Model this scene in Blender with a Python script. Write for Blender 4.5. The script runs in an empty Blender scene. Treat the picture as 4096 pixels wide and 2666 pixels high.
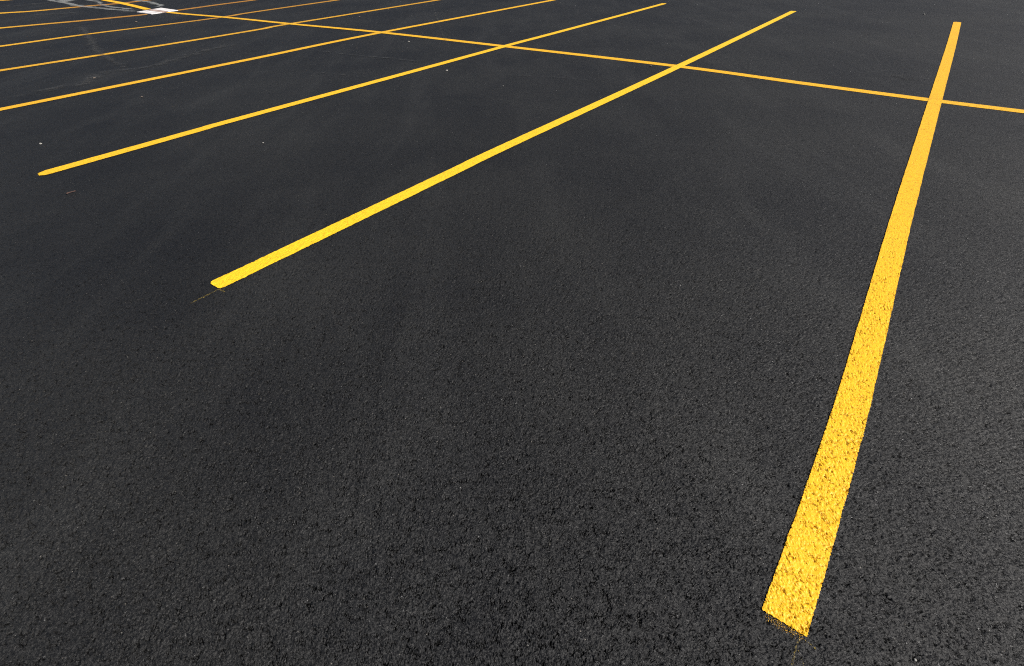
import bpy, math, random
import numpy as np
from mathutils import Vector
random.seed(7)
S = bpy.context.scene
COL = S.collection

# ------------------------------------------------------------------ the lot
W, H = 4096.0, 2666.0
F, PITCH, ROLL, CAMZ = 1982.95, 0.68786, -0.018602, 1.36055     # lens, tilt, height of the eye
X1, Y1, TH = 0.68734, 0.50001, 0.64667                          # foot of the nearest stall line, heading of the stalls
SP, LH = 2.74, 6.01668                                          # stall width, half length of a double stall
DEP, SCL, DU, DV = 0.2506, 8.9058, -0.65379, -1.34486           # the valley the drain sits in

def uv(x, y):
    dx, dy = x - X1, y - Y1
    c, s = math.cos(TH), math.sin(TH)
    return 1 + (-dx * c + dy * s) / SP, (dx * s + dy * c) / LH

def terrain(x, y):
    u, v = uv(x, y)
    du = (u - 7) * SP - DU
    dv = (v - 1) * LH - DV
    return -DEP * np.exp(-np.sqrt(du * du + dv * dv + 0.3) / SCL)

def at(px, py):
    """point of the pavement seen at a place in the survey photograph"""
    X = (px - W / 2) / F
    Y = -(py - H / 2) / F
    cr, sr = math.cos(ROLL), math.sin(ROLL)
    X, Y = X * cr - Y * sr, X * sr + Y * cr
    c, s = math.cos(PITCH), math.sin(PITCH)
    d = (X, c + Y * s, -s + Y * c)
    z = 0.0
    for _ in range(25):
        t = (z - CAMZ) / d[2]
        z = 0.5 * z + 0.5 * float(terrain(d[0] * t, d[1] * t))
    t = (z - CAMZ) / d[2]
    return np.array([d[0] * t, d[1] * t])

# ------------------------------------------------------------------ helpers
def tag(o, label=None, cat=None, group=None, kind=None):
    for k, v in (('label', label), ('category', cat), ('group', group), ('kind', kind)):
        if v: o[k] = v
    return o

def link(name, me, mat=None, parent=None):
    o = bpy.data.objects.new(name, me)
    COL.objects.link(o)
    if mat and me: me.materials.append(mat)
    if parent: o.parent = parent
    return o

def grid_mesh(name, V, nr, nc, wrap=False):
    """V: (nr*nc,3); quads between rows"""
    i = np.arange(nr - 1)[:, None]
    j = np.arange(nc if wrap else nc - 1)[None, :]
    j2 = (j + 1) % nc
    q = np.stack([i * nc + j, i * nc + j2, (i + 1) * nc + j2, (i + 1) * nc + j], -1).reshape(-1, 4)
    me = bpy.data.meshes.new(name)
    me.vertices.add(len(V)); me.vertices.foreach_set('co', V.astype(np.float32).ravel())
    me.loops.add(q.size); me.loops.foreach_set('vertex_index', q.astype(np.int32).ravel())
    me.polygons.add(len(q))
    me.polygons.foreach_set('loop_start', np.arange(0, q.size, 4, dtype=np.int32))
    me.polygons.foreach_set('use_smooth', np.ones(len(q), dtype=bool))
    me.update(calc_edges=True)
    return me

def attr(me, name, a):
    at_ = me.attributes.new(name, 'FLOAT', 'POINT')
    at_.data.foreach_set('value', np.asarray(a, dtype=np.float32).ravel())

def poly_mesh(name, verts, faces, smooth=False):
    me = bpy.data.meshes.new(name)
    me.from_pydata([tuple(map(float, v)) for v in verts], [], faces)
    me.update()
    if smooth:
        for p in me.polygons: p.use_smooth = True
    return me

class NT:
    def __init__(s, tree): s.t = tree; s.n = tree.nodes; s.l = tree.links
    def new(s, typ, **kw):
        n = s.n.new(typ)
        for k, v in kw.items(): setattr(n, k, v)
        return n
    def put(s, sock, v):
        if v is None: return
        if hasattr(v, 'is_linked') or isinstance(v, bpy.types.NodeSocket): s.l.new(v, sock)
        else: sock.default_value = v
    def math(s, op, a, b=None, c=None, clamp=False):
        n = s.new('ShaderNodeMath', operation=op, use_clamp=clamp)
        s.put(n.inputs[0], a)
        if b is not None: s.put(n.inputs[1], b)
        if c is not None: s.put(n.inputs[2], c)
        return n.outputs[0]
    def noise(s, vec, scale, detail=2, rough=.5, dist=0):
        n = s.new('ShaderNodeTexNoise', noise_dimensions='3D')
        s.put(n.inputs['Vector'], vec); n.inputs['Scale'].default_value = scale
        n.inputs['Detail'].default_value = detail; n.inputs['Roughness'].default_value = rough
        n.inputs['Distortion'].default_value = dist
        return n.outputs['Fac']
    def voro(s, vec, scale, feature='F1', rnd=1, out='Distance'):
        n = s.new('ShaderNodeTexVoronoi', feature=feature)
        s.put(n.inputs['Vector'], vec); n.inputs['Scale'].default_value = scale
        n.inputs['Randomness'].default_value = rnd
        return n.outputs[out]
    def ramp(s, v, a, b, x=0., y=1., smooth=True):
        n = s.new('ShaderNodeMapRange', interpolation_type='SMOOTHSTEP' if smooth else 'LINEAR')
        s.put(n.inputs[0], v)
        for i, k in enumerate((a, b, x, y)): n.inputs[i + 1].default_value = k
        return n.outputs[0]
    def mix(s, f, a, b):
        n = s.new('ShaderNodeMix', data_type='RGBA')
        s.put(n.inputs[0], f)
        for i, v in ((6, a), (7, b)):
            s.put(n.inputs[i], (*v, 1) if isinstance(v, tuple) else v)
        return n.outputs[2]

# height of the stone texture in metres at a ground position, shared by asphalt and paint
def make_height():
    g = bpy.data.node_groups.new('asphalt_relief', 'ShaderNodeTree')
    for nm in ('coarse', 'fine', 'near', 'pit', 'glint'):
        g.interface.new_socket(nm, in_out='OUTPUT', socket_type='NodeSocketFloat')
    g.interface.new_socket('pos', in_out='OUTPUT', socket_type='NodeSocketVector')
    g.interface.new_socket('tilt', in_out='OUTPUT', socket_type='NodeSocketVector')
    T = NT(g)
    geo = T.new('ShaderNodeNewGeometry')
    flat = T.new('ShaderNodeVectorMath', operation='MULTIPLY')
    T.l.new(geo.outputs['Position'], flat.inputs[0]); flat.inputs[1].default_value = (1, 1, 0)
    P = flat.outputs[0]
    # wobble the cells so that stones are irregular
    wob = T.new('ShaderNodeTexNoise'); T.l.new(P, wob.inputs['Vector']); wob.inputs['Scale'].default_value = 120; wob.inputs['Detail'].default_value = 2
    sub = T.new('ShaderNodeVectorMath', operation='SUBTRACT'); T.l.new(wob.outputs['Color'], sub.inputs[0]); sub.inputs[1].default_value = (.5, .5, .5)
    sc = T.new('ShaderNodeVectorMath', operation='SCALE'); T.l.new(sub.outputs[0], sc.inputs[0]); sc.inputs['Scale'].default_value = .009
    ad = T.new('ShaderNodeVectorMath', operation='ADD'); T.l.new(P, ad.inputs[0]); T.l.new(sc.outputs[0], ad.inputs[1])
    Q = ad.outputs[0]
    patch = T.ramp(T.noise(P, 3.1, 4, .6), .36, .66)            # coarse and smooth patches, 30 cm
    patch2 = T.ramp(T.noise(P, 14, 3, .6), .36, .66)
    rough = T.math('ADD', T.math('MULTIPLY', patch, .5), T.math('MULTIPLY', patch2, .5))
    # a seam between two passes of the paver: a narrow band of rougher, open texture
    a, b = at(620, 2060), at(2650, 693)
    d = (b - a) / np.hypot(*(b - a)); nrm = (-d[1], d[0], 0)
    dot = T.new('ShaderNodeVectorMath', operation='DOT_PRODUCT'); T.l.new(P, dot.inputs[0]); dot.inputs[1].default_value = nrm
    dist = T.math('ABSOLUTE', T.math('ADD', T.math('SUBTRACT', dot.outputs['Value'], float(a[0] * nrm[0] + a[1] * nrm[1])),
                                     T.math('MULTIPLY', T.math('SUBTRACT', T.noise(P, 5, 4, .6), .5), .16)))
    seam = T.math('MULTIPLY', T.ramp(dist, 0, .045, 1, 0), T.ramp(T.noise(P, 3.3, 4, .7), .38, .62))
    rough = T.math('ADD', rough, T.math('MULTIPLY', seam, .6))
    # big stones: only some of the cells stand up
    d1 = T.voro(Q, 62, 'F1')
    c1 = T.new('ShaderNodeTexVoronoi'); T.l.new(Q, c1.inputs['Vector']); c1.inputs['Scale'].default_value = 62
    sep = T.new('ShaderNodeSeparateColor'); T.l.new(c1.outputs['Color'], sep.inputs[0])
    on = T.math('GREATER_THAN', sep.outputs[0], .55)
    dome = T.ramp(d1, .12, .5, 1, 0)
    big = T.math('MULTIPLY', T.math('MULTIPLY', dome, on), T.math('MULTIPLY_ADD', rough, .0020, .0004))
    # medium stones 6 mm
    d2 = T.voro(Q, 150, 'F1')
    med = T.math('MULTIPLY', T.ramp(d2, .1, .65, 1, 0), T.math('MULTIPLY_ADD', rough, .0011, .0004))
    nz = T.math('MULTIPLY', T.math('SUBTRACT', T.noise(Q, 70, 4, .65), .5), T.math('MULTIPLY_ADD', rough, .0040, .0008))
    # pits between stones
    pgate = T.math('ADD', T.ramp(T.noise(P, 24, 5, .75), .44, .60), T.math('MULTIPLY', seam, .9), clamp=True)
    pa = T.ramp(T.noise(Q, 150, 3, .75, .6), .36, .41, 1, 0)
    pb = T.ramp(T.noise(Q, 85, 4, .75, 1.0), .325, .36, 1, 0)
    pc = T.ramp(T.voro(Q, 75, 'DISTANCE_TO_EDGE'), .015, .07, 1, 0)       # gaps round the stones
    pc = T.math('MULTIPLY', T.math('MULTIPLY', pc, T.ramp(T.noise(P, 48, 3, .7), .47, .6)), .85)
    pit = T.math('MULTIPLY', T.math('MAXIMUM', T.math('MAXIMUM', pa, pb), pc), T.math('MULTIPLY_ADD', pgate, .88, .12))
    coarse = T.math('SUBTRACT', T.math('ADD', T.math('ADD', big, med), nz), T.math('MULTIPLY', pit, .0055))
    f = T.math('MULTIPLY', T.math('SUBTRACT', T.noise(P, 420, 3, .75), .5), .0014)
    d3 = T.math('MULTIPLY', T.voro(Q, 330, 'F1'), -.0007)
    fine = T.math('ADD', f, d3)
    ln = T.new('ShaderNodeVectorMath', operation='LENGTH'); T.l.new(P, ln.inputs[0])
    near = T.ramp(ln.outputs['Value'], 2.2, 4.5, 1, 0)
    out = T.new('NodeGroupOutput')
    # every grain of grit is a small facet lying its own way
    def facet(scale, k):
        v = T.new('ShaderNodeTexVoronoi'); T.l.new(Q, v.inputs['Vector']); v.inputs['Scale'].default_value = scale
        a = T.new('ShaderNodeVectorMath', operation='SUBTRACT'); T.l.new(v.outputs['Color'], a.inputs[0]); a.inputs[1].default_value = (.5, .5, .5)
        m = T.new('ShaderNodeVectorMath', operation='MULTIPLY'); T.l.new(a.outputs[0], m.inputs[0]); m.inputs[1].default_value = (k, k, 0)
        return m.outputs[0], v.outputs['Color']
    f1, col1 = facet(230, .62); f2, _ = facet(430, .60)
    tl = T.new('ShaderNodeVectorMath', operation='ADD'); T.l.new(f1, tl.inputs[0]); T.l.new(f2, tl.inputs[1])
    sg = T.new('ShaderNodeSeparateColor'); T.l.new(col1, sg.inputs[0])
    for i, v in enumerate((coarse, fine, near, pit, sg.outputs[2], P, tl.outputs[0])): T.l.new(v, out.inputs[i])
    return g
RELIEF = make_height()

def relief_material(name):
    m = bpy.data.materials.new(name); m.use_nodes = True; m.displacement_method = 'DISPLACEMENT'
    T = NT(m.node_tree); T.n.clear()
    g = T.new('ShaderNodeGroup'); g.node_tree = RELIEF
    o = T.new('ShaderNodeOutputMaterial')
    coarse, fine, near, pit, glint, P, tilt = g.outputs[:7]
    disp = T.new('ShaderNodeDisplacement'); disp.inputs['Midlevel'].default_value = 0; disp.inputs['Scale'].default_value = 1
    T.l.new(T.math('MULTIPLY', coarse, near), disp.inputs['Height'])
    T.l.new(disp.outputs[0], o.inputs['Displacement'])
    def tilted(nrm, k):
        sc = T.new('ShaderNodeVectorMath', operation='SCALE'); T.l.new(tilt, sc.inputs[0]); sc.inputs['Scale'].default_value = k
        ad = T.new('ShaderNodeVectorMath', operation='ADD'); T.l.new(nrm, ad.inputs[0]); T.l.new(sc.outputs[0], ad.inputs[1])
        nn = T.new('ShaderNodeVectorMath', operation='NORMALIZE'); T.l.new(ad.outputs[0], nn.inputs[0])
        return nn.outputs[0]
    T.tilted = tilted; T.glint = glint
    return m, T, o, coarse, fine, near, pit, P

def asphalt():
    m, T, o, coarse, fine, near, pit, P = relief_material('sealed_asphalt')
    b = T.new('ShaderNodeBsdfPrincipled')
    h = T.math('ADD', T.math('MULTIPLY', coarse, T.math('MULTIPLY_ADD', near, -.55, 1.0)), fine)
    bu = T.new('ShaderNodeBump'); bu.inputs['Strength'].default_value = 1.0; bu.inputs['Distance'].default_value = 1.0
    T.l.new(h, bu.inputs['Height']); T.l.new(T.tilted(bu.outputs[0], 1.0), b.inputs['Normal'])
    # colour: sealer with slow mottling, grains and a few bare pale stones
    slow = T.noise(P, .55, 5, .6)
    mp = T.new('ShaderNodeMapping'); T.l.new(P, mp.inputs[0]); mp.inputs['Rotation'].default_value = (0, 0, TH - .35); mp.inputs['Scale'].default_value = (1, .22, 1)
    streak = T.noise(mp.outputs[0], 1.7, 5, .65, .4)
    c = T.mix(T.ramp(slow, .3, .7), (.0048, .0049, .0060), (.0150, .0148, .0142))
    c = T.mix(T.math('MULTIPLY', T.ramp(streak, .45, .75), .5), c, (.030, .030, .029))
    grain = T.noise(P, 260, 3, .75)
    c = T.mix(T.math('MULTIPLY', T.ramp(grain, .50, .68), .7), c, (.036, .036, .0345))
    c = T.mix(T.math('MULTIPLY', pit, .95), c, (.0015, .0015, .0015))  # dark sealer in the pits, with their shade painted into the colour
    vc = T.new('ShaderNodeTexVoronoi'); T.l.new(P, vc.inputs['Vector']); vc.inputs['Scale'].default_value = 210
    sp = T.new('ShaderNodeSeparateColor'); T.l.new(vc.outputs['Color'], sp.inputs[0])
    pale = T.math('MULTIPLY', T.math('GREATER_THAN', sp.outputs[0], .9945), T.ramp(vc.outputs['Distance'], .2, .42, 1, 0))
    c = T.mix(T.math('MULTIPLY', pale, T.math('MULTIPLY_ADD', sp.outputs[1], .8, .1)), c, (.26, .235, .20))
    T.l.new(c, b.inputs['Base Color'])
    T.l.new(T.math('SUBTRACT', T.ramp(grain, .3, .75, .66, .50), T.math('MULTIPLY', T.math('GREATER_THAN', T.glint, .95), .30)), b.inputs['Roughness']); T.l.new(T.math('MULTIPLY_ADD', pit, -.32, .34), b.inputs['Specular IOR Level'])  # specular lowered in the pits to stand for shade
    b.inputs['IOR'].default_value = 1.5
    T.l.new(b.outputs[0], o.inputs['Surface'])
    return m

def paint(name, col_a, col_b, speckle=0.0, edge_noise=.006, pit_hole=True, worn=(.33, .135, .028)):
    m, T, o, coarse, fine, near, pit, P = relief_material(name)
    b = T.new('ShaderNodeBsdfPrincipled')
    h = T.math('ADD', T.math('MULTIPLY', coarse, T.math('MULTIPLY_ADD', near, -.2, .65)), T.math('MULTIPLY', fine, .35))
    bu = T.new('ShaderNodeBump'); bu.inputs['Distance'].default_value = .8
    T.l.new(h, bu.inputs['Height']); T.l.new(T.tilted(bu.outputs[0], .22), b.inputs['Normal'])
    e = T.new('ShaderNodeAttribute', attribute_name='edge').outputs['Fac']
    wr = T.new('ShaderNodeAttribute', attribute_name='wear_tint').outputs['Fac']
    c = T.mix(T.ramp(T.noise(P, 30, 4, .6), .3, .7), col_a, col_b)
    c = T.mix(T.math('MULTIPLY', wr, T.ramp(T.noise(P, 6, 5, .7), .2, .75, .8, 1.1)), c, worn)
    c = T.mix(T.math('MULTIPLY', T.ramp(T.noise(P, 1.3, 4, .6), .6, .8), .2), c, worn)
    T.l.new(c, b.inputs['Base Color'])
    b.inputs['Roughness'].default_value = .45; b.inputs['Specular IOR Level'].default_value = .3
    # the sprayed edge breaks up over the stones; deep pits stay bare
    en = T.math('MULTIPLY', T.math('SUBTRACT', T.noise(P, 160, 4, .75), .5), edge_noise * 2)
    en = T.math('ADD', en, T.math('MULTIPLY', T.math('SUBTRACT', T.noise(P, 7, 3, .6), .5), min(.010, edge_noise * 1.2)))   # the sprayer wavers a little
    solid = T.math('GREATER_THAN', T.math('ADD', e, en), 0)
    if pit_hole:
        hole = T.math('GREATER_THAN', T.math('MULTIPLY', pit, T.ramp(T.noise(P, 34, 4, .75), .55, .64)), .93)
        solid = T.math('MULTIPLY', solid, T.math('SUBTRACT', 1.0, hole))
    if speckle:
        solid = T.math('MULTIPLY', solid, T.math('GREATER_THAN', T.noise(P, 330, 3, .75), speckle))
    tr = T.new('ShaderNodeBsdfTransparent'); mx = T.new('ShaderNodeMixShader')
    T.l.new(solid, mx.inputs[0]); T.l.new(tr.outputs[0], mx.inputs[1]); T.l.new(b.outputs[0], mx.inputs[2])
    T.l.new(mx.outputs[0], o.inputs['Surface'])
    return m

def stain_material(name, col, amount, scale=9.):
    m = bpy.data.materials.new(name); m.use_nodes = True
    T = NT(m.node_tree); T.n.clear()
    o = T.new('ShaderNodeOutputMaterial'); b = T.new('ShaderNodeBsdfPrincipled')
    g = T.new('ShaderNodeGroup'); g.node_tree = RELIEF
    coarse, fine, P = g.outputs[0], g.outputs[1], g.outputs[5]
    bu = T.new('ShaderNodeBump'); T.l.new(T.math('ADD', coarse, fine), bu.inputs['Height']); bu.inputs['Distance'].default_value = 1
    T.l.new(bu.outputs[0], b.inputs['Normal'])
    b.inputs['Base Color'].default_value = (*col, 1); b.inputs['Roughness'].default_value = .8
    e = T.new('ShaderNodeAttribute', attribute_name='edge').outputs['Fac']
    n = T.noise(P, scale, 6, .72, .6)
    a = T.math('MULTIPLY', T.ramp(T.math('ADD', e, T.math('MULTIPLY', T.math('SUBTRACT', n, .5), 3.4)), .15, 1.0), amount, clamp=True)
    tr = T.new('ShaderNodeBsdfTransparent'); mx = T.new('ShaderNodeMixShader')
    T.l.new(a, mx.inputs[0]); T.l.new(tr.outputs[0], mx.inputs[1]); T.l.new(b.outputs[0], mx.inputs[2])
    T.l.new(mx.outputs[0], o.inputs['Surface'])
    return m

def simple_material(name, ca, cb, scale, rough=.8, bump=.001, metallic=0):
    m = bpy.data.materials.new(name); m.use_nodes = True
    T = NT(m.node_tree); b = T.n['Principled BSDF']
    tc = T.new('ShaderNodeTexCoord')
    n = T.noise(tc.outputs['Object'], scale, 5, .65)
    T.l.new(T.mix(T.ramp(n, .35, .68), ca, cb), b.inputs['Base Color'])
    b.inputs['Roughness'].default_value = rough; b.inputs['Metallic'].default_value = metallic
    bu = T.new('ShaderNodeBump'); bu.inputs['Distance'].default_value = bump; T.l.new(n, bu.inputs['Height'])
    T.l.new(bu.outputs[0], b.inputs['Normal'])
    return m

# ------------------------------------------------------------------ ground sheet
def ground():
    d = math.radians(78)
    az = np.concatenate([np.arange(-d, d, .0017), np.arange(d, 2 * math.pi - d, math.radians(3))])
    eps = np.arange(math.atan(CAMZ / .30), math.atan(CAMZ / 34.), -.0015)
    r = np.concatenate([[.0005, .1, .2], CAMZ / np.tan(eps), [38, 46, 60, 90, 150, 300, 600]])
    R, A = np.meshgrid(r, az, indexing='ij')
    # break the regular rows up a little so the relief is never sampled on a visible lattice
    rng = np.random.default_rng(3)
    x = R * np.sin(A); y = R * np.cos(A)
    z = terrain(x, y)
    V = np.stack([x, y, z], -1).reshape(-1, 3)
    me = grid_mesh('parking_lot_ground', V, len(r), len(az), wrap=True)
    # rows run outward and columns clockwise: flip so that the faces look up
    me.flip_normals()
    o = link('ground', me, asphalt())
    tag(o, kind='structure', label='freshly sealed black asphalt parking lot surface with faint mottling')
    if me.polygons[1000].normal.z < 0: me.flip_normals()
    return o
ground()

# ------------------------------------------------------------------ painted lines
Y_A, Y_B = (.95, .525, .019), (.90, .475, .015)
Y_C, Y_D = (.95, .60, .022), (.92, .56, .018)
Y_E, Y_F = (.94, .56, .020), (.91, .51, .016)
M_NEAR = paint('yellow_traffic_paint', Y_A, Y_B)
M_MID = paint('lemon_traffic_paint', Y_C, Y_D)
M_FAR = paint('yellow_traffic_paint_far', Y_A, Y_B, edge_noise=.010, pit_hole=False)
M_LEM = paint('lemon_traffic_paint_far', Y_E, Y_F, edge_noise=.010, pit_hole=False)
M_GUIDE = paint('thin_yellow_overspray', (.50, .36, .06), (.40, .30, .06), speckle=.57, edge_noise=.004, pit_hole=False)

def smooth_path(pts, n=24):
    """Catmull-Rom through ground points"""
    P = [np.array(p) for p in pts]
    P = [2 * P[0] - P[1]] + P + [2 * P[-1] - P[-2]]
    out = []
    for i in range(1, len(P) - 2):
        a, b, c, d = P[i - 1:i + 3]
        for t in np.linspace(0, 1, n, endpoint=False):
            out.append(.5 * ((2 * b) + (c - a) * t + (2 * a - 5 * b + 4 * c - d) * t * t + (3 * b - 3 * c + d - a) * t ** 3))
    out.append(P[-2])
    return np.array(out)

def resample(path, step_fn):
    seg = np.hypot(*(np.diff(path, axis=0).T)); s = np.concatenate([[0], np.cumsum(seg)])
    L = s[-1]; q = [0.]
    while q[-1] < L:
        k = q[-1]; x = np.interp(k, s, path[:, 0]); y = np.interp(k, s, path[:, 1])
        q.append(k + step_fn(math.hypot(x, y)))
    q[-1] = L; q = np.array(q)
    return np.stack([np.interp(q, s, path[:, 0]), np.interp(q, s, path[:, 1])], 1), q, L

def strip(name, pts, width, mat, nacross=3, step=lambda r: .08, lift=.004, margin=.008, r0=.004, r1=.004,
          wear_tint=None, taper=False, soft=False, straight=False):
    path = np.array(pts) if straight else smooth_path(pts)
    if not soft:                                  # extend both ends by the margin
        a = path[0] - path[1]; path[0] = path[0] + a / np.hypot(*a) * margin
        a = path[-1] - path[-2]; path[-1] = path[-1] + a / np.hypot(*a) * margin
    C, q, L = resample(path, step)
    T = np.gradient(C, axis=0); T /= np.hypot(T[:, 0], T[:, 1])[:, None]
    N = np.stack([-T[:, 1], T[:, 0]], 1)
    hw = width / 2
    full = hw if soft else hw + margin
    t = np.linspace(-full, full, nacross)
    tw = np.ones(len(q))
    x = C[:, 0:1] + N[:, 0:1] * t * tw[:, None]
    y = C[:, 1:2] + N[:, 1:2] * t * tw[:, None]
    r = np.hypot(x, y)
    lf = lift(r) if callable(lift) else lift
    V = np.stack([x, y, terrain(x, y) + lf], -1).reshape(-1, 3)
    me = grid_mesh(name, V, len(q), nacross)
    if soft:                                      # 1 along the middle, 0 at the rim
        e = (1 - np.abs(t)[None, :] / full) * np.ones((len(q), 1))
        endf = np.minimum(1, np.minimum(q, L - q) / (.12 * L + 1e-6))[:, None]
        attr(me, 'edge', e * endf * (1 if soft is True else soft))
    else:                                         # signed distance to the painted outline
        qq = q[:, None] - margin; LL = L - 2 * margin
        rad = np.where(q < L / 2, r0, r1)[:, None]
        dx = np.maximum(rad - qq, qq - (LL - rad)); dy = np.abs(t)[None, :] - (hw - rad)
        ox, oy = np.maximum(dx, 0), np.maximum(dy, 0)
        sd = rad - np.hypot(ox, oy) - np.minimum(np.maximum(dx, dy), 0)
        attr(me, 'edge', sd)
        w = np.zeros_like(x) if wear_tint is None else wear_tint(x, y)
        attr(me, 'wear_tint', w)
    if me.polygons[0].normal.z < 0: me.flip_normals()
    return link(name, me, mat)

G = lambda L: [at(*p) for p in L]
fine_step = lambda r: min(.06, max(.0025, .0011 * (r * r + CAMZ ** 2) / CAMZ))
lift_near = lambda r: .0027 + .0018 * np.clip((r - 1.5) / 3, 0, 1)
lift_cross = lambda r: .0024 + .0040 * np.clip((r - 9) / 2, 0, 1)

def wear_far(strength, x_mid, x_span):
    # paint dulled by dust where the drain water runs; fresher towards the far left end
    def f(x, y): return strength * np.clip((x - x_mid) / x_span, 0, 1)
    return f

lines = [
 # px centre line, width, material, label, keyword arguments
 ([(3135,2494),(3226,2212),(3321,1909),(3406,1627),(3495,1294),(3571,1002),(3626,800),(3740,404),(3803,189),(3829,90)], .110, M_NEAR,
  'widest yellow stall line, nearest, with dark pits in its paint and ragged foot',
  dict(nacross=52, step=fine_step, lift=lift_near, r0=.003, r1=.004, wear_tint=lambda x, y: .07 * np.clip((np.hypot(x, y) - 3) / 5, 0, 1))),  # far end tinted orange: its look at grazing angle put into the colour
 ([(858,1146),(1800,695),(2031,584),(2715,267),(3175,46)], .108, M_MID,
  'long yellow stall line across the middle, faint guide mark below its rounded end',
  dict(nacross=30, step=lambda r: min(.06, .0016 * (r * r + CAMZ ** 2) / CAMZ), lift=lift_near, r0=.026, r1=.004)),
 ([(152,702),(800,520.5),(1000,464.6),(2019,186.5),(2200,138.7),(2660,15)], .122, M_LEM,
  'yellow stall line whose blunt near end lies above the small brown stick',
  dict(nacross=5, r0=.018, r1=.01)),
 ([(-420,528),(0,440),(1000,239),(1525,131.6),(2200,4),(2560,-62)], .145, M_FAR,
  'yellow stall line fourth from the right, just beyond the one with blunt end',
  dict(nacross=5, wear_tint=lambda x, y: .12 + 0 * x)),
 ([(-420,349),(0,284),(1000,125.6),(1159,97),(1746,2.5),(2150,-61)], .155, M_FAR,
  'slightly dulled yellow stall line, fifth from the right where the cross line passes',
  dict(nacross=5, wear_tint=lambda x, y: .28 + .30 * np.clip((x + 6) / 6, 0, 1))),
 ([(-420,243),(0,187),(430,128),(890,70),(1000,52),(1353,1),(1700,-48)], .18, M_FAR,
  'dull orange yellow stall line, the first on the near side of the storm drain',
  dict(nacross=5, wear_tint=wear_far(.72, -9.8, 3))),
 ([(-420,158),(0,114),(400,77.6),(590,58.5)], .20, M_FAR, None, dict(nacross=5, wear_tint=wear_far(.85, -11.7, 2), part=7)),
 ([(706,43.5),(860,22),(1020,1),(1300,-36)], .20, M_FAR, None, dict(nacross=5, wear_tint=lambda x, y: .85 + 0 * x, part=7)),
 ([(-420,86),(0,54.5),(126,46.5),(336,27),(484,14.5),(568,4.7),(860,-32)], .22, M_FAR,
  'dull stall line just beyond the storm drain, with pale wash stains running across it',
  dict(nacross=5, wear_tint=wear_far(.9, -13.2, 2))),
 ([(-420,36),(0,4),(63,-1),(420,-32)], .20, M_FAR,
  'farthest yellow stall line, cut off at the top left corner',
  dict(nacross=5, wear_tint=lambda x, y: .45 + 0 * x)),
]
GRP = 'yellow stall lines across the lot'
seven = None
for pts, w, mat, label, kw in lines:
    kw = dict(kw); part = kw.pop('part', None)
    if part:
        if seven is None:
            c = at(590, 58.5)
            seven = bpy.data.objects.new('stall_line', None); COL.objects.link(seven)
            tag(seven, 'dull orange stall line interrupted by the white storm drain', 'painted line', GRP)
            seven.location = (0, 0, 0)
        o = strip('painted_stroke', G(pts), w, mat, **kw); o.parent = seven
    else:
        o = strip('stall_line', G(pts), w, mat, **kw)
        tag(o, label, 'painted line', GRP)

# the long line across all stalls, in two strokes either side of the drain
cross = bpy.data.objects.new('cross_line', None); COL.objects.link(cross)
tag(cross, 'long yellow line crossing all the stall lines, broken by the storm drain', 'painted line')
o = strip('painted_stroke', G([(672,50.5),(890,70),(1159,97),(1525,131.6),(2019,186.5),(2715,267),(3200,333),(3740,404),(4096,448),(4500,500)]),
          .135, M_FAR, nacross=5, lift=lift_cross, wear_tint=lambda x, y: .10 + 0 * x); o.parent = cross
o = strip('painted_stroke', G([(330,-20),(413,0),(484,13.5),(551,29),(592,39.5)]), .17, M_FAR, nacross=5, lift=lift_cross); o.parent = cross

# thin sprayed guide marks at the feet of the two nearest lines
def guide(pts, w, label, group='thin yellow guide marks'):
    o = strip('guide_mark', G(pts), w, M_GUIDE, nacross=7, step=lambda r: .004 * (1 + r * .4), lift=lambda r: .0016 + .001 * np.clip(r - 1, 0, 2), margin=.003, r0=.001, r1=.001)
    tag(o, label, 'guide mark', group)
guide([(874,1160),(835,1180),(795,1200),(762,1217)], .008, 'faint dotted yellow guide mark trailing left below the rounded line end')
guide([(876,1158),(888,1165),(900,1171)], .010, 'short pale yellow tick touching the rounded line end')
guide([(3200,2556),(3186,2585),(3172,2640),(3166,2700)], .0035, 'faint speckled guide mark running down from the ragged foot of the nearest line')
guide([(3214,2558),(3240,2580),(3268,2602)], .003, 'short speckled guide mark slanting right from the foot of the nearest line')
guide([(3186,2590),(3205,2630),(3215,2670)], .003, 'speckled guide mark branching at the bottom edge below the nearest line')

M_SPAT = paint('yellow_spatter', Y_A, Y_B, speckle=.59, edge_noise=.022, pit_hole=False)
foot = strip('overspray_spatter', G([(3065,2468),(3118,2500),(3172,2530),(3215,2550)]), .020, M_SPAT, nacross=9, step=lambda r: .002,
             lift=lambda r: .0010 + 0 * r, margin=.006, r0=.004, r1=.004)
near_line = [o for o in COL.objects if o.name == 'stall_line' and o.type == 'MESH'][0]
foot.parent = near_line

# ------------------------------------------------------------------ storm drain
def quad_slab(name, c4, z0, z1, mat, parent, bevel=.01):
    v = [(p[0], p[1], z0(p)) for p in c4] + [(p[0], p[1], z1(p)) for p in c4]
    me = poly_mesh(name, v, [(3, 2, 1, 0), (4, 5, 6, 7), (0, 1, 5, 4), (1, 2, 6, 5), (2, 3, 7, 6), (3, 0, 4, 7)])
    o = link(name, me, mat, parent)
    b = o.modifiers.new('bevel', 'BEVEL'); b.width = bevel; b.segments = 2
    return o
M_CONC = simple_material('pale_painted_concrete', (.80, .77, .75), (.48, .45, .44), 9, .85, .004)
M_IRON = simple_material('rusty_grate_iron', (.34, .23, .19), (.50, .40, .36), 14, .7, .002)
M_DARK = simple_material('drain_chamber', (.03, .03, .03), (.06, .055, .05), 5, .95, .002)
A, B, C_, D_ = G([(546,50.5), (606,58.5), (714,43.5), (645,33.5)])
drain = bpy.data.objects.new('storm_drain', None); COL.objects.link(drain)
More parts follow.
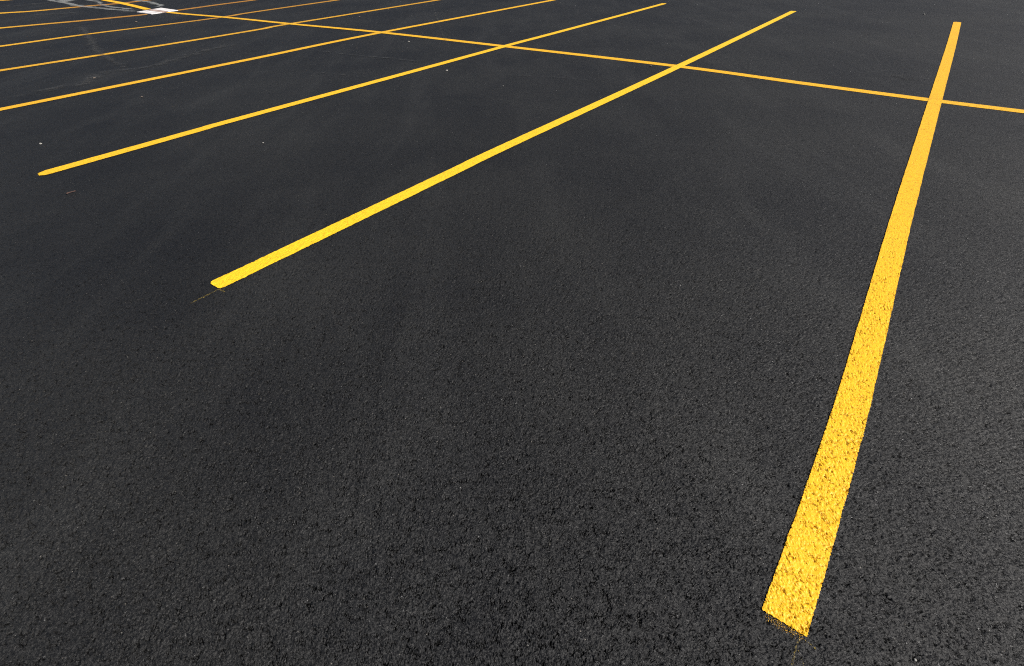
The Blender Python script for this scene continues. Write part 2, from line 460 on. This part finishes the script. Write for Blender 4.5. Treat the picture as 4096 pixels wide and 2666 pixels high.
tag(drain, 'white concrete storm drain with a rust pink grate where the yellow lines meet', 'storm drain')
def lerp(a, b, t): return a + (b - a) * t
g0 = lambda p: float(terrain(p[0], p[1])) - .06
g1 = lambda p: float(terrain(p[0], p[1])) + .012
l0, l1 = .40, .62
quad_slab('concrete_collar', [A, B, lerp(B, C_, l0), lerp(A, D_, l0)], g0, g1, M_CONC, drain)
quad_slab('concrete_collar', [lerp(A, D_, l1), lerp(B, C_, l1), C_, D_], g0, g1, M_CONC, drain)
P0, P1, P2, P3 = lerp(A, D_, l0 + .005), lerp(B, C_, l0 + .005), lerp(B, C_, l1 - .005), lerp(A, D_, l1 - .005)
quad_slab('chamber_floor', [P0, P1, P2, P3], lambda p: g0(p) - .01, lambda p: g0(p) + .062, M_DARK, drain, .002)
vs, fs = [], []
def bar(a, b, w, z):
    d = (b - a) / np.hypot(*(b - a)); n = np.array([-d[1], d[0]]) * w / 2
    k = len(vs)
    for p in (a - n, b - n, b + n, a + n):
        vs.append((p[0], p[1], float(terrain(*p)) + z - .02))
    for p in (a - n, b - n, b + n, a + n):
        vs.append((p[0], p[1], float(terrain(*p)) + z))
    fs.extend([tuple(k + i for i in f) for f in ((3, 2, 1, 0), (4, 5, 6, 7), (0, 1, 5, 4), (1, 2, 6, 5), (2, 3, 7, 6), (3, 0, 4, 7))])
for k in range(15):
    t = .03 + .94 * k / 14
    bar(lerp(P0, P1, t), lerp(P3, P2, t), .030, .013)
link('grate', poly_mesh('grate', vs, fs), M_IRON, drain)
vs, fs = [], []
bar(lerp(P0, P3, .08), lerp(P1, P2, .08), .024, .0145); bar(lerp(P0, P3, .92), lerp(P1, P2, .92), .024, .0145)
link('grate_frame', poly_mesh('grate_frame', vs, fs), M_IRON, drain)

# ------------------------------------------------------------------ stains
M_WASH = stain_material('dried_white_wash', (.30, .31, .30), .62, 3.5)
M_FAINT = stain_material('faint_grey_scuff', (.062, .062, .061), .42, 6)
M_OIL = stain_material('dark_oil_stain', (.010, .010, .008), .35, 5)
def stain(pts, w, mat, label, cat='stain', group='pale dried wash stains', k=1., lift=.0085):
    o = strip('wash_stain' if mat is M_WASH else ('oil_stain' if mat is M_OIL else 'tyre_scuff'), G(pts), w, mat, nacross=7,
              step=lambda r: .05, lift=lift, soft=k)
    tag(o, label, cat, group)
stain([(160,-12),(197,0),(218,6),(267,14),(315,25),(368,31),(441,39),(500,44),(548,49)], .26, M_WASH, 'longest pale wash stain winding down to the left tip of the drain', k=1.15)
stain([(225,-6),(250,2),(273,7),(300,3)], .42, M_WASH, 'broad pale wash patch at the top edge left of the cross line', k=1.3, lift=.0092)
stain([(320,-8),(340,0),(389,8),(408,20),(441,29),(500,36),(556,43)], .22, M_WASH, 'pale wash stain crossing the dull stall line beside the cross line', k=1.0, lift=.0099)
stain([(500,-4),(560,5),(602,12),(628,19),(645,22),(634,28),(618,33)], .24, M_WASH, 'hooked pale wash stain on the far side of the drain', k=1.05)
stain([(296,102),(310,108),(328,114),(340,126),(347,138),(378,185),(395,210),(440,240),(520,280)], .22, M_FAINT, 'faint bent grey scuff between stall lines below the drain', 'scuff mark', 'faint grey scuff marks', k=.85)
SC = 'faint grey scuff marks'
stain([(0,398),(73,385),(245,350),(331,338),(404,297),(516,280),(604,268),(714,236),(822,204),(981,174)], .30, M_FAINT, 'long broken grey scuff running along between two stall lines at left', 'scuff mark', SC, k=.75)
stain([(1272,204),(1403,222),(1535,233),(1696,252)], .10, M_FAINT, 'thin pale scuff below the crossing of the cross line and the fifth line', 'scuff mark', SC, k=.6)
stain([(1726,6),(1756,101),(1780,160),(1807,212)], .10, M_FAINT, 'thin pale scuff running away past the cross line near the top middle', 'scuff mark', SC, k=.5)
stain([(1260,290),(1313,295),(1479,313),(1560,322)], .08, M_FAINT, 'short thin scuff between the third and fourth stall lines', 'scuff mark', SC, k=.45)
stain([(1980,300),(2200,311),(2473,336),(2650,350)], .08, M_FAINT, 'thin level scuff between the second and third stall lines', 'scuff mark', SC, k=.45)
stain([(130,58),(190,60),(262,56),(330,50)], .30, M_FAINT, 'smudged pale scuff near the top left corner', 'scuff mark', SC, k=.8)
stain([(0,30),(60,26),(150,17),(215,12)], .5, M_FAINT, 'broad pale smear at the top left edge beyond the dull line', 'scuff mark', SC, k=.7)
stain([(3560,300),(3600,312),(3640,320),(3680,322)], .34, M_OIL, 'small dark oil stain left of the nearest line near the cross line', 'stain', 'oil stains', k=.8)

# ------------------------------------------------------------------ loose bits
M_PALE = simple_material('pale_stone', (.34, .33, .30), (.24, .23, .21), 160, .8, .0006)
M_TAN = simple_material('brown_stone', (.15, .115, .09), (.10, .085, .07), 160, .8, .0006)
M_WOOD = simple_material('reddish_bark', (.07, .034, .026), (.045, .026, .02), 60, .8, .0008)
def pebble(px, py, size, mat, label, cat='pebble', group='small pebbles scattered on the asphalt'):
    import bmesh
    bm = bmesh.new(); bmesh.ops.create_icosphere(bm, subdivisions=3, radius=1)
    size *= .62
    rnd = random.Random(int(px * 7 + py)); dirs = [Vector((rnd.gauss(0, 1), rnd.gauss(0, 1), rnd.gauss(0, 1))).normalized() for _ in range(9)]
    cut = [rnd.uniform(.62, .92) for _ in dirs]
    for v in bm.verts:
        n = v.co.normalized(); r = 1.
        for d, c in zip(dirs, cut):
            k = n.dot(d)
            if k > 0: r = min(r, c / max(k, c))
        v.co = n * r
        v.co.x *= 1.25; v.co.z *= .62
    me = bpy.data.meshes.new('pebble'); bm.to_mesh(me); bm.free()
    o = link('pebble', me, mat); g = at(px, py)
    o.location = (g[0], g[1], float(terrain(*g)) + size * .25); o.scale = (size / 2,) * 3; o.rotation_euler.z = rnd.uniform(0, 6)
    tag(o, label, cat, group)
pebble(163, 578, .034, M_PALE, 'pale stone chip lying above the blunt end of the third line')
pebble(545, 90, .07, M_TAN, 'brown stone chip lying below the storm drain')
pebble(378, 315, .045, M_TAN, 'small brown chip beside the broken scuff at left')
pebble(568, 390, .036, M_TAN, 'small brown chip between the third and fourth stall lines')
pebble(1635, 169, .045, M_PALE, 'grey stone chip just below the cross line, left of the third stall line')
pebble(1787, 285, .042, M_PALE, 'pale stone chip below the crossing of the third line')
pebble(2012, 346, .022, M_PALE, 'tiny pale chip between the second and third stall lines')
pebble(1438, 70, .055, M_TAN, 'brown stone chip beyond the cross line near the top')
pebble(2603, 267, .04, M_TAN, 'brown stone chip touching the cross line left of the second stall line')
pebble(1841, 1953, .0055, M_PALE, 'tiny bright stone bead alone in the near asphalt')
pebble(2720, 1143, .009, M_PALE, 'tiny pale grit stone right of the middle of the lot')
pebble(1053, 573, .02, M_PALE, 'small pale chip below the middle of the third stall line')
pebble(3660, 2642, .010, M_PALE, 'pale grit stone at the bottom edge right of the nearest line')
pebble(3695, 60, .05, M_PALE, 'grey chip beyond the far end of the nearest line')
# the stick
a, b = at(268, 780), at(303, 768)
n = 12; vs = []; fs = []
rr = random.Random(4)
for i in range(n + 1):
    t = i / n; c = lerp(a, b, t); rad = .006 * (.8 + .35 * math.sin(t * 9) * .4) * (1 - .3 * t) + .001 * rr.random()
    d = (b - a) / np.hypot(*(b - a)); nn = np.array([-d[1], d[0]])
    c = c + nn * .004 * math.sin(t * 5)
    z = float(terrain(*c)) + .008
    for k in range(8):
        q = 2 * math.pi * k / 8
        vs.append((c[0] + nn[0] * rad * math.cos(q), c[1] + nn[1] * rad * math.cos(q), z + rad * .8 * math.sin(q)))
for i in range(n):
    for k in range(8):
        fs.append((i * 8 + k, i * 8 + (k + 1) % 8, (i + 1) * 8 + (k + 1) % 8, (i + 1) * 8 + k))
fs.append(tuple(range(7, -1, -1))); fs.append(tuple(n * 8 + k for k in range(8)))
tag(link('stick', poly_mesh('stick', vs, fs, True), M_WOOD), 'short reddish brown stick lying on the asphalt at left', 'stick')

# ------------------------------------------------------------------ light and camera
SUN_EL, SUN_AZ = math.radians(39), math.radians(104)     # azimuth clockwise from straight ahead
w = bpy.data.worlds.new('World'); S.world = w; w.use_nodes = True
nt = w.node_tree; bg = nt.nodes['Background']
sky = nt.nodes.new('ShaderNodeTexSky'); sky.sky_type = 'NISHITA'; sky.sun_disc = False
sky.sun_elevation = SUN_EL; sky.sun_rotation = SUN_AZ; sky.dust_density = 4; sky.air_density = .8
nt.links.new(sky.outputs[0], bg.inputs[0]); bg.inputs[1].default_value = .055
sl = bpy.data.lights.new('sun', 'SUN'); sl.energy = 4.6; sl.angle = math.radians(.53); sl.color = (1, .97, .93)
so = bpy.data.objects.new('sun', sl); COL.objects.link(so)
dvec = Vector((math.sin(SUN_AZ) * math.cos(SUN_EL), math.cos(SUN_AZ) * math.cos(SUN_EL), math.sin(SUN_EL)))
so.rotation_euler = dvec.to_track_quat('Z', 'Y').to_euler(); so.location = dvec * 20

cam = bpy.data.cameras.new('camera'); co = bpy.data.objects.new('camera', cam); COL.objects.link(co)
cam.sensor_width = 36; cam.lens = F / W * 36; cam.clip_start = .02; cam.clip_end = 3000
from mathutils import Matrix
co.matrix_world = Matrix.Translation((0, 0, CAMZ)) @ Matrix.Rotation(math.pi / 2 - PITCH, 4, 'X') @ Matrix.Rotation(ROLL, 4, 'Z')
S.camera = co
S.render.engine = 'CYCLES'
S.cycles.use_denoising = False; S.cycles.filter_width = 1.1; S.cycles.max_bounces = 4
vs_ = S.view_settings; vs_.view_transform = 'Standard'; vs_.look = 'None'; vs_.gamma = 1; vs_.exposure = .38
